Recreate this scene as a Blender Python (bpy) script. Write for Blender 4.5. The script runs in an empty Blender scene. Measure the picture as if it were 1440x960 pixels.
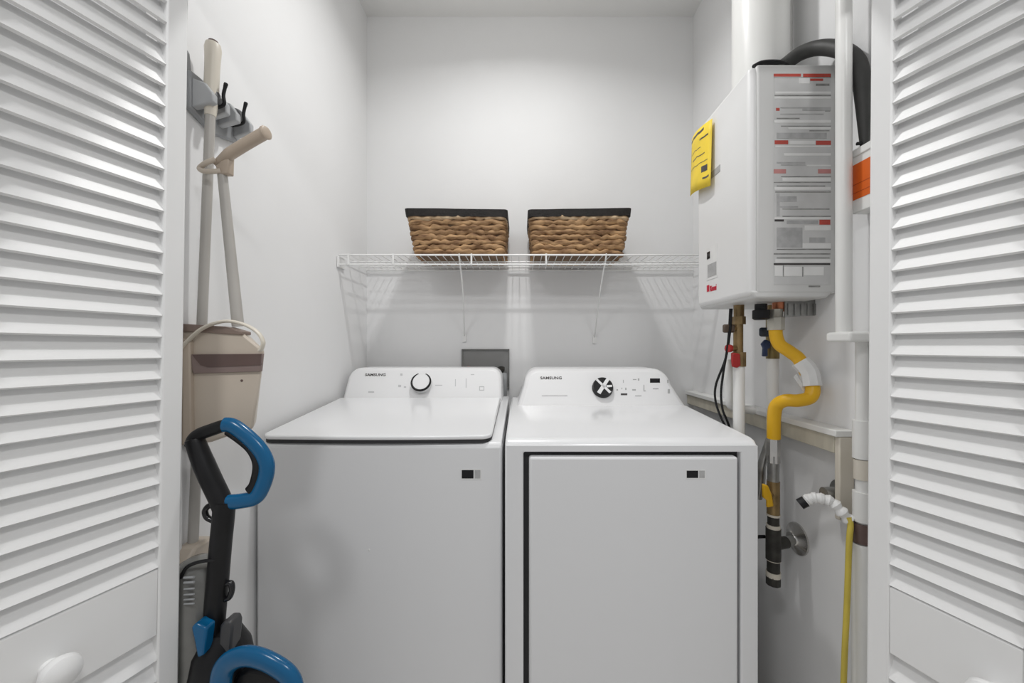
import bpy, bmesh, math, random
from mathutils import Vector, Matrix, noise
random.seed(7)
sc = bpy.context.scene
C = sc.collection
PI = math.pi
# ------------------------------------------------------------------ camera, world, lights
F, VX, VY, CZ = 544.0, 733.0, 488.0, 1.21
cam = bpy.data.cameras.new('camera'); camo = bpy.data.objects.new('camera', cam); C.objects.link(camo)
cam.sensor_width = 36.0; cam.lens = F / 1440 * 36
cam.shift_x = (720 - VX) / 1440; cam.shift_y = (VY - 480) / 1440
cam.clip_start = 0.02
camo.location = (0, 0, CZ); camo.rotation_euler = (PI / 2, 0, 0)
sc.camera = camo
w = bpy.data.worlds.new('world'); sc.world = w; w.use_nodes = True
bg = w.node_tree.nodes['Background']
bg.inputs[0].default_value = (0.97, 0.98, 1.0, 1); bg.inputs[1].default_value = 0.41
def lamp(name, kind, loc, energy, col=(1, 1, 1), **kw):
    l = bpy.data.lights.new(name, kind); l.energy = energy; l.color = col
    for k, v in kw.items(): setattr(l, k, v)
    o = bpy.data.objects.new(name, l); C.objects.link(o); o.location = loc
    return o
# recessed ceiling downlight of the closet
lamp('closet_downlight_lamp', 'AREA', (-0.02, 1.15, 2.806), 7.6, (1, 0.998, 0.99), shape='DISK', size=0.085, spread=math.radians(152))
# two unseen ceiling lamps, added in the hallway as front fill
HALL = (-0.65, 0.65)
for hx_ in HALL: lamp('hallway_fill_lamp', 'AREA', (hx_, -0.55, 2.68), 12, (1, 1, 1), shape='DISK', size=0.4)
vs = sc.view_settings
vs.view_transform = 'Standard'; vs.look = 'None'; vs.gamma = 1; vs.use_curve_mapping = False; vs.exposure = 0.07

def at(px, py, d):
    return Vector(((px - VX) / F * d, d, CZ - (py - VY) / F * d))

# ------------------------------------------------------------------ materials
MATS = {}
def mat(name, col, rough=0.5, metal=0.0, spec=0.5, var=0.03, nscale=8.0, bump=0.0, bscale=60.0, coat=0.0, alpha=1.0, stretch=(1, 1, 1), col2=None, trans=0.0):
    if name in MATS: return MATS[name]
    m = bpy.data.materials.new(name); m.use_nodes = True
    nt = m.node_tree; b = nt.nodes['Principled BSDF']
    tc = nt.nodes.new('ShaderNodeTexCoord'); mp = nt.nodes.new('ShaderNodeMapping')
    mp.inputs['Scale'].default_value = stretch
    nt.links.new(tc.outputs['Object'], mp.inputs['Vector'])
    nz = nt.nodes.new('ShaderNodeTexNoise'); nz.inputs['Scale'].default_value = nscale; nz.inputs['Detail'].default_value = 5
    nt.links.new(mp.outputs['Vector'], nz.inputs['Vector'])
    rp = nt.nodes.new('ShaderNodeValToRGB')
    rp.color_ramp.elements[0].position = 0.35; rp.color_ramp.elements[1].position = 0.65
    c2 = col2 if col2 else tuple(min(1, c * (1 + var)) for c in col)
    c1 = col if col2 else tuple(c * (1 - var) for c in col)
    rp.color_ramp.elements[0].color = (*c1, 1); rp.color_ramp.elements[1].color = (*c2, 1)
    nt.links.new(nz.outputs['Fac'], rp.inputs['Fac']); nt.links.new(rp.outputs['Color'], b.inputs['Base Color'])
    b.inputs['Roughness'].default_value = rough; b.inputs['Metallic'].default_value = metal
    b.inputs['Specular IOR Level'].default_value = spec; b.inputs['Coat Weight'].default_value = coat
    b.inputs['Coat Roughness'].default_value = 0.15
    b.inputs['Alpha'].default_value = alpha; b.inputs['Transmission Weight'].default_value = trans
    if bump > 0:
        n2 = nt.nodes.new('ShaderNodeTexNoise'); n2.inputs['Scale'].default_value = bscale; n2.inputs['Detail'].default_value = 4
        nt.links.new(mp.outputs['Vector'], n2.inputs['Vector'])
        bp = nt.nodes.new('ShaderNodeBump'); bp.inputs['Strength'].default_value = bump; bp.inputs['Distance'].default_value = 0.004
        nt.links.new(n2.outputs['Fac'], bp.inputs['Height']); nt.links.new(bp.outputs['Normal'], b.inputs['Normal'])
    MATS[name] = m
    return m
WALL = mat('wall_paint', (0.86, 0.86, 0.86), 0.8, spec=0.15, var=0.012, nscale=3, bump=0.05, bscale=220)
CEIL = mat('ceiling_paint', (0.86, 0.86, 0.85), 0.85, spec=0.15, var=0.012, nscale=3, bump=0.08, bscale=150)
FLOOR = mat('floor_vinyl', (0.62, 0.59, 0.55), 0.45, var=0.08, nscale=5, stretch=(1, 8, 1))
DOORW = mat('door_paint', (0.86, 0.86, 0.855), 0.42, var=0.01, nscale=6, bump=0.03, bscale=90)
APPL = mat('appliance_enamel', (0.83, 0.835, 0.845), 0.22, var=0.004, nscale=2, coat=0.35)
APPLF = mat('appliance_front_shaded', (0.77, 0.775, 0.785), 0.5, spec=0.35, var=0.005, nscale=2, coat=0.0)  # same white as the tops, darkened to hold the shade on the fronts
CONS = mat('console_plastic', (0.84, 0.84, 0.845), 0.3, var=0.004, nscale=3)
GAP = mat('dark_gap_shade', (0.03, 0.03, 0.032), 0.7)  # near-black that colours in the shade of the lid and door gaps
GREYP = mat('grey_plastic', (0.33, 0.34, 0.35), 0.4, var=0.06, nscale=14)
LGREY = mat('light_grey_print', (0.56, 0.56, 0.57), 0.5)
BLACK = mat('black_plastic', (0.009, 0.009, 0.010), 0.4, spec=0.3, var=0.2, nscale=20)
BLACKG = mat('black_gloss', (0.01, 0.01, 0.012), 0.12)
WIRE = mat('white_vinyl_wire', (0.84, 0.84, 0.83), 0.35)
PVC = mat('white_pvc', (0.84, 0.84, 0.82), 0.3, var=0.02, nscale=6)
CREAM = mat('cream_wood', (0.62, 0.58, 0.48), 0.5, var=0.08, nscale=6, stretch=(1, 6, 1))
CREAMP = mat('cream_plastic', (0.60, 0.525, 0.44), 0.38, var=0.03, nscale=6)
CREAML = mat('pale_cream_plastic', (0.70, 0.65, 0.56), 0.38, var=0.03, nscale=6)
POLE = mat('greige_pole_metal', (0.47, 0.45, 0.42), 0.35, var=0.04, nscale=10)
TAN = mat('tan_grip', (0.47, 0.385, 0.305), 0.4, var=0.04, nscale=8)
BROWN = mat('smoky_brown_plastic', (0.13, 0.085, 0.075), 0.3, var=0.08, nscale=10)
BRISTLE = mat('bristle', (0.50, 0.40, 0.27), 0.8, var=0.25, nscale=60, stretch=(1, 1, 0.1), bump=0.4, bscale=200)
BLUE = mat('blue_gloss', (0.001, 0.10, 0.24), 0.22, spec=0.4, var=0.05, nscale=6, coat=0.1)
SMOKE = mat('smoked_bin', (0.17, 0.17, 0.16), 0.18, var=0.15, nscale=9, coat=0.3)
YEL = mat('yellow_coating', (0.80, 0.45, 0.01), 0.4, var=0.06, nscale=10)
YTAG = mat('yellow_tag_card', (0.90, 0.66, 0.05), 0.6, var=0.06, nscale=16)
YHOSE = mat('yellow_hose', (0.66, 0.52, 0.08), 0.4, var=0.1, nscale=10)
BRASS = mat('aged_brass', (0.30, 0.21, 0.10), 0.38, metal=0.7, var=0.25, nscale=25)
IRON = mat('black_iron', (0.045, 0.043, 0.038), 0.5, metal=0.4, var=0.3, nscale=25)
CHROME = mat('brushed_steel', (0.62, 0.61, 0.59), 0.22, metal=0.95, var=0.06, nscale=20)
GALV = mat('galvanised_steel', (0.36, 0.36, 0.35), 0.35, metal=0.8, var=0.2, nscale=22)
REDV = mat('red_handle', (0.38, 0.02, 0.02), 0.4)
NAVY = mat('navy_handle', (0.015, 0.035, 0.10), 0.4)
TAPE = mat('white_wrap_tape', (0.85, 0.85, 0.84), 0.5, var=0.03, nscale=30, bump=0.3, bscale=40)
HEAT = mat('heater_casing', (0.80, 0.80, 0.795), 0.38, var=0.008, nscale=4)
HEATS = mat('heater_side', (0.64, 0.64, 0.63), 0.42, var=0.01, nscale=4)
LABEL = mat('label_paper', (0.60, 0.60, 0.595), 0.35, var=0.05, nscale=18)
LABELW = mat('label_white', (0.80, 0.80, 0.79), 0.4, var=0.04, nscale=25)
LABELR = mat('label_red', (0.50, 0.07, 0.05), 0.5, var=0.1, nscale=30)
LABELP = mat('label_faded_red', (0.55, 0.24, 0.23), 0.5, var=0.1, nscale=30)
LABELG = mat('label_grey_print', (0.25, 0.25, 0.24), 0.5, var=0.25, nscale=60)
LABELM = mat('label_midgrey', (0.43, 0.43, 0.43), 0.5, var=0.12, nscale=40)
ORANGE = mat('orange_sticker', (0.72, 0.13, 0.01), 0.45, var=0.06, nscale=14)
LOGOR = mat('logo_red', (0.55, 0.02, 0.05), 0.4)
INK = mat('dark_ink', (0.05, 0.045, 0.045), 0.4)
BOXG = mat('outlet_box_grey', (0.42, 0.42, 0.41), 0.5, var=0.05)
BWALL = mat('basket_inner', (0.20, 0.13, 0.08), 0.8, var=0.2, nscale=20)
RIM = mat('basket_black_rim', (0.012, 0.010, 0.009), 0.7, var=0.3, nscale=40, bump=0.4, bscale=120)
WEAVE = mat('hyacinth_weave', (0.17, 0.085, 0.035), 0.75, col2=(0.52, 0.32, 0.16), nscale=26, stretch=(0.55, 0.55, 2.2), bump=0.9, bscale=55)
WEAVEP = mat('hyacinth_weave_pale', (0.30, 0.17, 0.08), 0.75, col2=(0.72, 0.55, 0.36), nscale=26, stretch=(0.55, 0.55, 2.2), bump=0.9, bscale=55)
GLASSW = mat('downlight_lens', (0.9, 0.9, 0.88), 0.4)

# ------------------------------------------------------------------ helpers
def obj(name, bm, m, parent=None, smooth=40, bevel=0, seg=2):
    me = bpy.data.meshes.new(name)
    bmesh.ops.recalc_face_normals(bm, faces=bm.faces)
    bm.to_mesh(me); bm.free()
    me.materials.append(m)
    if smooth:
        for p in me.polygons: p.use_smooth = True
        me.set_sharp_from_angle(angle=math.radians(smooth))
    o = bpy.data.objects.new(name, me); C.objects.link(o)
    if parent: o.parent = parent
    if bevel:
        b = o.modifiers.new('bevel', 'BEVEL'); b.width = bevel; b.segments = seg; b.limit_method = 'ANGLE'; b.angle_limit = math.radians(35)
    return o
def thing(name, label, cat, loc=(0, 0, 0), group=None):
    o = bpy.data.objects.new(name, None); C.objects.link(o); o.location = loc
    o.empty_display_size = 0.05
    if label: o['label'] = label
    if cat: o['category'] = cat
    if group: o['group'] = group
    return o
def tag(o, label, cat, group=None):
    o['label'] = label; o['category'] = cat
    if group: o['group'] = group
    return o
def struct(o, label=None, cat=None):
    o['kind'] = 'structure'
    if label: o['label'] = label
    if cat: o['category'] = cat
    return o
def box(x0, x1, y0, y1, z0, z1, bm=None):
    bm = bm or bmesh.new()
    v = [bm.verts.new((x, y, z)) for x in (x0, x1) for y in (y0, y1) for z in (z0, z1)]
    for f in ((0, 1, 3, 2), (4, 6, 7, 5), (0, 4, 5, 1), (2, 3, 7, 6), (0, 2, 6, 4), (1, 5, 7, 3)):
        bm.faces.new([v[i] for i in f])
    return bm
def prism(pts, off, bm=None):
    """polygon of 3D points extruded by vector off"""
    bm = bm or bmesh.new(); off = Vector(off)
    a = [bm.verts.new(Vector(p)) for p in pts]; b = [bm.verts.new(Vector(p) + off) for p in pts]
    bm.faces.new(a); bm.faces.new(b[::-1])
    n = len(pts)
    for i in range(n): bm.faces.new((a[i], b[i], b[(i + 1) % n], a[(i + 1) % n]))
    return bm
def smooth_path(pts, n=8, closed=False):
    pts = [Vector(p) for p in pts]; out = []
    N = len(pts); rng = N if closed else N - 1
    for i in range(rng):
        g = (lambda k: pts[k % N]) if closed else (lambda k: pts[max(0, min(N - 1, k))])
        p0, p1, p2, p3 = g(i - 1), g(i), g(i + 1), g(i + 2)
        for k in range(n):
            t = k / n
            out.append(0.5 * ((2 * p1) + (p2 - p0) * t + (2 * p0 - 5 * p1 + 4 * p2 - p3) * t * t + (3 * p1 - p0 - 3 * p2 + p3) * t ** 3))
    if not closed: out.append(pts[-1])
    return out
def tube(path, r, sides=12, bm=None, closed=False, flat=1.0, up=None):
    """sweep; r number or list; flat squashes second axis"""
    bm = bm or bmesh.new(); path = [Vector(p) for p in path]; n = len(path)
    rings = []; prev = None
    for i, p in enumerate(path):
        if closed: t = path[(i + 1) % n] - path[i - 1]
        else: t = path[min(n - 1, i + 1)] - path[max(0, i - 1)]
        t.normalize()
        if prev is None:
            ref = Vector(up) if up else (Vector((0, 0, 1)) if abs(t.z) < 0.9 else Vector((0, 1, 0)))
            a = (ref - t * ref.dot(t)).normalized()
        else:
            a = (prev - t * prev.dot(t)).normalized()
        prev = a; b = t.cross(a)
        rr = r[i] if isinstance(r, (list, tuple)) else r
        rings.append([bm.verts.new(p + a * (math.cos(2 * PI * k / sides) * rr) + b * (math.sin(2 * PI * k / sides) * rr * flat)) for k in range(sides)])
    m = n if closed else n - 1
    for i in range(m):
        A, B = rings[i], rings[(i + 1) % n]
        for k in range(sides): bm.faces.new((A[k], A[(k + 1) % sides], B[(k + 1) % sides], B[k]))
    if not closed:
        bm.faces.new(rings[0]); bm.faces.new(rings[-1][::-1])
    return bm
def lathe(prof, origin, axis, sides=28, bm=None):
    """prof list of (r, h) along axis from origin"""
    bm = bm or bmesh.new(); ax = Vector(axis).normalized()
    ref = Vector((0, 0, 1)) if abs(ax.z) < 0.9 else Vector((1, 0, 0))
    a = (ref - ax * ref.dot(ax)).normalized(); b = ax.cross(a); o = Vector(origin); rings = []
    for r, h in prof:
        rings.append([bm.verts.new(o + ax * h + (a * math.cos(2 * PI * k / sides) + b * math.sin(2 * PI * k / sides)) * max(r, 1e-5)) for k in range(sides)])
    for A, B in zip(rings, rings[1:]):
        for k in range(sides): bm.faces.new((A[k], A[(k + 1) % sides], B[(k + 1) % sides], B[k]))
    bm.faces.new(rings[0]); bm.faces.new(rings[-1][::-1])
    return bm
def text(name, s, m, parent, size, matrix, depth=0.0006, xscale=1.0):
    cu = bpy.data.curves.new(name, 'FONT'); cu.body = s; cu.size = size; cu.extrude = depth; cu.align_x = 'CENTER'; cu.align_y = 'CENTER'
    cu.resolution_u = 3; cu.offset = size * 0.02
    t = bpy.data.objects.new(name + '_src', cu); C.objects.link(t)
    bpy.context.view_layer.update()
    me = bpy.data.meshes.new_from_object(t.evaluated_get(bpy.context.evaluated_depsgraph_get()))
    bpy.data.objects.remove(t); bpy.data.curves.remove(cu)
    for v in me.vertices: v.co.x *= xscale
    me.transform(matrix); me.name = name
    me.materials.clear(); me.materials.append(m)
    o = bpy.data.objects.new(name, me); C.objects.link(o); o.parent = parent
    return o
def face_matrix(origin, xdir, ydir):
    x = Vector(xdir).normalized(); y = Vector(ydir); y = (y - x * y.dot(x)).normalized(); z = x.cross(y)
    M = Matrix((x, y, z)).transposed().to_4x4(); M.translation = Vector(origin)
    return M
def rpath(x0, x1, y0, y1, r, n=5):
    """rounded rectangle outline (2D)"""
    out = []
    for cx, cy, a0 in ((x1 - r, y1 - r, 0), (x0 + r, y1 - r, 90), (x0 + r, y0 + r, 180), (x1 - r, y0 + r, 270)):
        for k in range(n + 1):
            a = math.radians(a0 + 90 * k / n); out.append((cx + r * math.cos(a), cy + r * math.sin(a)))
    return out

# ------------------------------------------------------------------ room shell
XL, XR, YB, ZC, YF = -0.75, 0.836, 1.88, 2.815, 0.84
struct(obj('floor', box(-2.4, 2.4, -2.2, YB + 0.1, -0.06, 0), FLOOR, smooth=0), 'brown vinyl floor under the laundry closet', 'floor')
struct(obj('wall_back', box(XL - 0.1, XR + 0.1, YB, YB + 0.1, 0, ZC), WALL, smooth=0), 'white back wall of the laundry closet above the machines', 'wall')
struct(obj('wall_left', box(XL - 0.1, XL, YF, YB, 0, ZC), WALL, smooth=0), 'white side wall of the closet behind the broom holder', 'wall')
struct(obj('wall_right', box(XR, XR + 0.1, YF, YB, 0, ZC), WALL, smooth=0), 'white side wall of the closet carrying the water heater', 'wall')
struct(obj('wall_front', box(-2.4, -0.737, YF - 0.08, YF, 0, ZC, box(0.78, 2.4, YF - 0.08, YF, 0, ZC, box(-0.737, 0.78, YF - 0.08, YF, 2.07, ZC))), WALL, smooth=0), 'front wall framing the closet opening', 'wall')
struct(obj('ceiling', box(-2.4, 2.4, -2.2, YB + 0.1, ZC, ZC + 0.08), CEIL, smooth=0), 'plain white ceiling over the closet', 'ceiling')

# recessed downlight trim (above the frame) and housings of the added hallway fill lamps
dl = thing('ceiling_downlight', 'round recessed ceiling downlight above the machines', 'light', (0, 0, 0))
obj('trim_ring', lathe([(0.055, 0), (0.085, 0.0), (0.085, 0.006), (0.055, 0.006)], (-0.02, 1.15, ZC - 0.007), (0, 0, 1)), PVC, dl)
for hx_ in HALL:
    hl = thing('hallway_fill_light', 'unseen flush ceiling light added as fill in the hallway ' + ('on the vacuum side' if hx_ < 0 else 'on the water heater side'), 'light', group='added hallway fill lights')
    obj('housing', lathe([(0.0, 0), (0.22, 0.0), (0.22, 0.10), (0.0, 0.10)], (hx_, -0.55, ZC - 0.11), (0, 0, 1)), PVC, hl)

# ------------------------------------------------------------------ louvered doors
def louver_door(name, label, G, X, length, far_sign, lean, label_knob, zr, ku, kz):
    """G far end of slats (x,y); X local x axis in plan; slats run from 0 to far_sign*length"""
    root = thing(name, label, None); struct(root, label, 'door')
    ang = math.atan2(X[1], X[0])
    root.matrix_world = Matrix.Translation((G[0], G[1], CZ)) @ Matrix.Rotation(lean, 4, 'Y') @ Matrix.Rotation(ang, 4, 'Z') @ Matrix.Translation((0, 0, -CZ))
    s = far_sign; T = 0.030; ST = 0.035
    def bx(u0, u1, y0, y1, z0, z1): return box(min(u0 * s, u1 * s), max(u0 * s, u1 * s), y0, y1, z0, z1)
    H0, H1 = 0.012, 2.03
    obj('stile', bx(-ST, 0, 0, T, H0, H1), DOORW, root, bevel=0.003)
    obj('stile', bx(length, length + ST, 0, T, H0, H1), DOORW, root, bevel=0.003)
    obj('rail', bx(0, length, 0.002, T - 0.002, zr + int((1.935 - zr) / 0.0390) * 0.0390 + 0.003, H1), DOORW, root, bevel=0.002)
    obj('rail', bx(0, length, 0.002, T - 0.002, zr - 0.123, zr), DOORW, root, bevel=0.002)
    obj('rail', bx(0, length, 0.002, T - 0.002, H0, 0.14), DOORW, root, bevel=0.002)
    # beads above and below the middle rail
    pit = 0.0390
    # slat mesh: lower edge towards the viewer, upper edge to the back
    th, rise, dep = 0.006, 0.0445, 0.0215
    L0, L1 = (0.0, length) if s > 0 else (-length, 0.0)
    n = Vector((0, -rise, dep)).normalized() * th     # outward-up normal
    lo = Vector((0, 0.0065, -0.003)); hi = Vector((0, 0.0065 + dep, rise - 0.003))
    q = [lo, lo + n * 0.5 + Vector((0, -0.001, 0.0008)), lo + n, hi + n, hi]
    bm = prism([Vector((L0, p.y, p.z)) for p in q], (L1 - L0, 0, 0))
    first = None
    zs = [zr + 0.004 + k * pit for k in range(int((1.935 - zr) / pit))] + [zr - 0.123 - 0.046 - k * pit for k in range(int((zr - 0.123 - 0.150 - 0.02) / pit))]
    for z in zs:
        if first is None: first = o = obj('slat', bm, DOORW, root, smooth=30)
        else:
            o = first.copy(); C.objects.link(o); o.parent = root
        o.location = (0, 0, z)
    kb = obj('knob', lathe([(0.012, 0), (0.012, 0.012), (0.020, 0.018), (0.0245, 0.028), (0.0225, 0.036), (0.013, 0.042), (0.0, 0.043)], (ku * s, 0.002, kz), (0, -1, 0)), DOORW, root)
    kb['label'] = label_knob
    return root
louver_door('door_1', 'white louvered folding door left of the washing machine', (-0.668, 0.72), (0.301, 0.954), 0.197, -1, math.radians(0.85), 'round white door knob', 0.797, 0.138, 0.722)
louver_door('door_2', 'white louvered folding door right of the dryer', (0.687, 0.72), (0.326, -0.945), 0.161, 1, math.radians(0.4), 'round white door knob', 0.764, 0.136, 0.682)

# ------------------------------------------------------------------ washing machine
def slope_top(x0, x1, prof):
    return prism([(x0, y, z) for y, z in prof], (x1 - x0, 0, 0))
def console(name, outline, m, parent, ybot, zbot, lean, yback, bev=0.012):
    """outline list of (x,z) closed; front face leans back"""
    pts = [Vector((x, ybot + (z - zbot) * lean, z)) for x, z in outline]
    bm = bmesh.new()
    a = [bm.verts.new(p) for p in pts]; b = [bm.verts.new((p.x, yback, p.z)) for p in pts]
    bm.faces.new(a); bm.faces.new(b[::-1])
    for i in range(len(pts)): bm.faces.new((a[i], b[i], b[(i + 1) % len(pts)], a[(i + 1) % len(pts)]))
    o = obj(name, bm, m, parent, smooth=35, bevel=bev, seg=3)
    return o
def framed_cabinet(x0, x1, y0, y1, z0, z1, hx0, hx1, hz0, hz1, rec):
    bm = bmesh.new()
    def V(*p): return bm.verts.new(p)
    o = [V(x0, y0, z0), V(x1, y0, z0), V(x1, y0, z1), V(x0, y0, z1)]
    h = [V(hx0, y0, hz0), V(hx1, y0, hz0), V(hx1, y0, hz1), V(hx0, y0, hz1)]
    r = [V(hx0, y0 + rec, hz0), V(hx1, y0 + rec, hz0), V(hx1, y0 + rec, hz1), V(hx0, y0 + rec, hz1)]
    b = [V(x0, y1, z0), V(x1, y1, z0), V(x1, y1, z1), V(x0, y1, z1)]
    for i in range(4):
        j = (i + 1) % 4
        bm.faces.new((o[i], o[j], h[j], h[i])); bm.faces.new((h[i], h[j], r[j], r[i])); bm.faces.new((o[j], o[i], b[i], b[j]))
    bm.faces.new(r); bm.faces.new(b[::-1])
    return bm

WX0, WX1, WY = -0.7405, -0.0536, 1.08
wm = thing('washing_machine', 'white top-loading washing machine beside the vacuum, with closed lid and round dial', 'washer', (WX0 + 0.34, 1.4, 0))
wr = Matrix.Translation((-(WX0 + 0.34), -1.4, 0))
def kid(o):  # keep world placement under a shifted root
    o.matrix_parent_inverse = o.parent.matrix_basis.inverted(); return o
kid(obj('cabinet', box(WX0, WX1, WY, 1.74, 0.03, 0.935), APPLF, wm, bevel=0.008, seg=3))
kid(obj('top_cover', slope_top(WX0 + 0.001, WX1 - 0.001, [(WY + 0.001, 0.925), (WY + 0.003, 0.936), (WY + 0.012, 0.944), (1.585, 0.988), (1.74, 0.99), (1.74, 0.925)]), APPL, wm, bevel=0.005, seg=3))
# lid with rounded front corners, following the slope of the top
def lid_mesh(x0, x1, y0, y1, r, bow):
    pts = []
    for k in range(7):
        a = math.radians(180 + 90 * k / 6); pts.append((x0 + r + r * math.cos(a), y0 + r + r * math.sin(a)))
    for k in range(1, 12):
        t = k / 12; pts.append((x0 + r + (x1 - x0 - 2 * r) * t, y0 - bow * math.sin(PI * t)))
    for k in range(7):
        a = math.radians(270 + 90 * k / 6); pts.append((x1 - r + r * math.cos(a), y0 + r + r * math.sin(a)))
    pts += [(x1, y1), (x0, y1)]
    return pts
def slope_slab(pts, base, thick, zf):
    bm = bmesh.new()
    a = [bm.verts.new((x, y, zf(y) + base)) for x, y in pts]; b = [bm.verts.new((x, y, zf(y) + base + thick)) for x, y in pts]
    bm.faces.new(a[::-1]); bm.faces.new(b)
    n = len(pts)
    for i in range(n): bm.faces.new((a[i], a[(i + 1) % n], b[(i + 1) % n], b[i]))
    return bm
zw = lambda y: 0.944 + (y - WY) * (0.988 - 0.944) / (1.585 - WY)
lp = lid_mesh(-0.730, -0.083, WY - 0.002, 1.562, 0.03, 0.007)
kid(obj('lid', slope_slab(lp, 0.008, 0.0125, zw), APPL, wm, bevel=0.0045, seg=3))
gp = lid_mesh(-0.728, -0.085, WY + 0.002, 1.560, 0.03, 0.006)
g = kid(obj('lid_gap_shade', slope_slab(gp, -0.002, 0.010, zw), GAP, wm)); g['label'] = 'dark slab for the shade in the gap under the lid'  # dark slab standing in for the shadow line below the lid edge
def arc_outline(xb0, xt0, xt1, xb1, z0, z1, r):
    """console face outline with rounded upper corners, sides leaning from bottom to top"""
    out = [(xb0, z0)]
    for k in range(9):
        a = math.radians(180 - 90 * k / 8); out.append((xt0 + r + r * math.cos(a), z1 - r + r * math.sin(a)))
    for k in range(9):
        a = math.radians(90 - 90 * k / 8); out.append((xt1 - r + r * math.cos(a), z1 - r + r * math.sin(a)))
    out.append((xb1, z0))
    return out
WCY, WCZ, WL = 1.572, 0.990, 0.55
kid(console('console', arc_outline(-0.731, -0.727, -0.083, -0.079, 0.982, 1.122, 0.045), CONS, wm, WCY, WCZ, WL, 1.76))
def cpt(px, py, y0, z0, lean, eps=0.0):
    """point on leaning console face under pixel: solve y = y0+(z-z0)*lean"""
    k = (py - VY) / F
    d = (y0 + (CZ - z0) * lean) / (1 + lean * k)
    p = at(px, py, d)
    n = Vector((0, -1, lean)).normalized()
    return p + n * eps
wn = Vector((0, -1, WL)).normalized(); wup = Vector((0, WL, 1)).normalized()
cx = cpt(594, 540, WCY, WCZ, WL)
kb = kid(obj('dial', lathe([(0.040, -0.002), (0.040, 0.010), (0.037, 0.024), (0.034, 0.027), (0.0, 0.0275)], cx, wn, 40), CONS, wm))
ring = [(cx + wn * 0.0262 + (Vector((1, 0, 0)) * math.cos(a) + wup * math.sin(a)) * 0.0385) for a in [math.radians(112 + 315 * k / 48) for k in range(49)]]
rr_ = [0.0013 + 0.0035 * math.sin(PI * k / 48) ** 0.8 for k in range(49)]
rg = obj('dial_ring', tube(ring, rr_, 8), BLACK, kb); rg['label'] = 'dark open ring around the dial'
kid(text('logo_text', 'SAMSUNG', INK, wm, 0.0165, face_matrix(cpt(528, 527, WCY, WCZ, WL, 0.0004), (1, 0, 0), wup), xscale=1.15))
def mark(px0, px1, py0, py1, m, par, args, name='printed_mark', t=0.0008):
    P = [cpt(x, y, *args, eps=0.0) for x, y in ((px0, py1), (px1, py1), (px1, py0), (px0, py0))]
    n = Vector((0, -1, args[2])).normalized()
    return kid(obj(name, prism(P, n * t), m, par, smooth=0))
WA = (WCY, WCZ, WL)
for a in ((563, 566, 525, 528), (560, 564, 541, 544), (568, 571, 543, 545), (518, 526, 550, 552), (640, 641, 533, 543), (655, 656, 532, 545), (674, 680, 543, 544), (674, 675, 543, 549), (680, 681, 543, 549), (674, 680, 548, 549), (612, 622, 541, 542), (662, 667, 526, 527)):
    mark(*a, LGREY, wm, WA)
def badge(par, px0, px1, py0, py1, d):
    a = at(px0, py0, d); b = at(px1, py1, d)
    fr = kid(obj('badge', box(a.x, b.x, d - 0.0012, d + 0.001, b.z, a.z), LABELW, par, smooth=0))
    w = b.x - a.x; h = a.z - b.z
    obj('badge_window', box(a.x + w * 0.05, a.x + w * 0.62, d - 0.002, d, b.z + h * 0.12, a.z - h * 0.1), BLACK, fr, smooth=0)
    obj('badge_stripe', box(a.x + w * 0.68, a.x + w * 0.95, d - 0.0018, d, b.z + h * 0.12, a.z - h * 0.1), LABELM, fr, smooth=0)
    fr['label'] = 'small black and grey sticker'
badge(wm, 648, 677, 659, 674, WY)
for fx in (WX0 + 0.06, WX1 - 0.06):
    for fy in (WY + 0.07, 1.67):
        kid(obj('foot', lathe([(0.022, 0), (0.022, 0.012), (0.012, 0.014), (0.012, 0.034)], (fx, fy, 0), (0, 0, 1), 14), BLACK, wm))
dot = at(519, 773, WY)
kid(obj('paint_chip', lathe([(0.0035, 0), (0.0025, 0.0008), (0.0, 0.001)], dot, (0, -1, 0), 10), LABELW, wm))

# ------------------------------------------------------------------ dryer
DX0, DX1, DY = -0.044, 0.642, 1.046
dr = thing('dryer', 'white front-door dryer beside the water heater pipes, with square flush door and round dial', 'dryer', (0.3, 1.4, 0))
kid(obj('cabinet', framed_cabinet(DX0, DX1, DY, 1.74, 0.03, 0.945, 0.006, 0.5945, 0.13, 0.9265, 0.028), APPLF, dr, bevel=0.006, seg=3))
zd = lambda y: 0.945 + (y - DY) * (0.985 - 0.945) / (1.50 - DY)
bm = slope_top(DX0, DX1, [(DY, 0.932), (DY + 0.004, 0.945), (DY + 0.014, 0.9555), (DY + 0.03, 0.9605), (1.49, 0.984), (1.74, 0.986), (1.74, 0.932)])
kid(obj('top_cover', bm, APPL, dr, bevel=0.014, seg=4))
dm = at(744, 642, DY - 0.006); dq = at(1038.5, 960, DY - 0.006)
door = kid(obj('door', box(dm.x, dq.x, DY - 0.006, DY + 0.024, 0.14, dm.z - 0.001), APPLF, dr, bevel=0.007, seg=3))
kid(obj('door_gap_shade', box(0.0062, 0.5943, DY + 0.020, DY + 0.0275, 0.131, 0.9262), GAP, dr, smooth=0))['label'] = 'dark sheet for the shade in the gap around the door'  # dark sheet in the recess paints the shade around the door
badge(dr, 964, 992, 660, 673, DY - 0.006)
DCY, DCZ, DLN = 1.49, 0.975, 0.60
kid(console('console', arc_outline(-0.020, 0.012, 0.600, 0.644, 0.968, 1.122, 0.06), CONS, dr, DCY, DCZ, DLN, 1.76, 0.016))
DA = (DCY, DCZ, DLN)
dn = Vector((0, -1, DLN)).normalized(); dup_ = Vector((0, DLN, 1)).normalized()
cx = cpt(847, 546, *DA)
kb = kid(obj('dial', lathe([(0.041, -0.002), (0.041, 0.012), (0.038, 0.022), (0.0, 0.0225)], cx, dn, 40), BLACK, dr))
kb['label'] = 'black round dial with white spokes'
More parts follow.
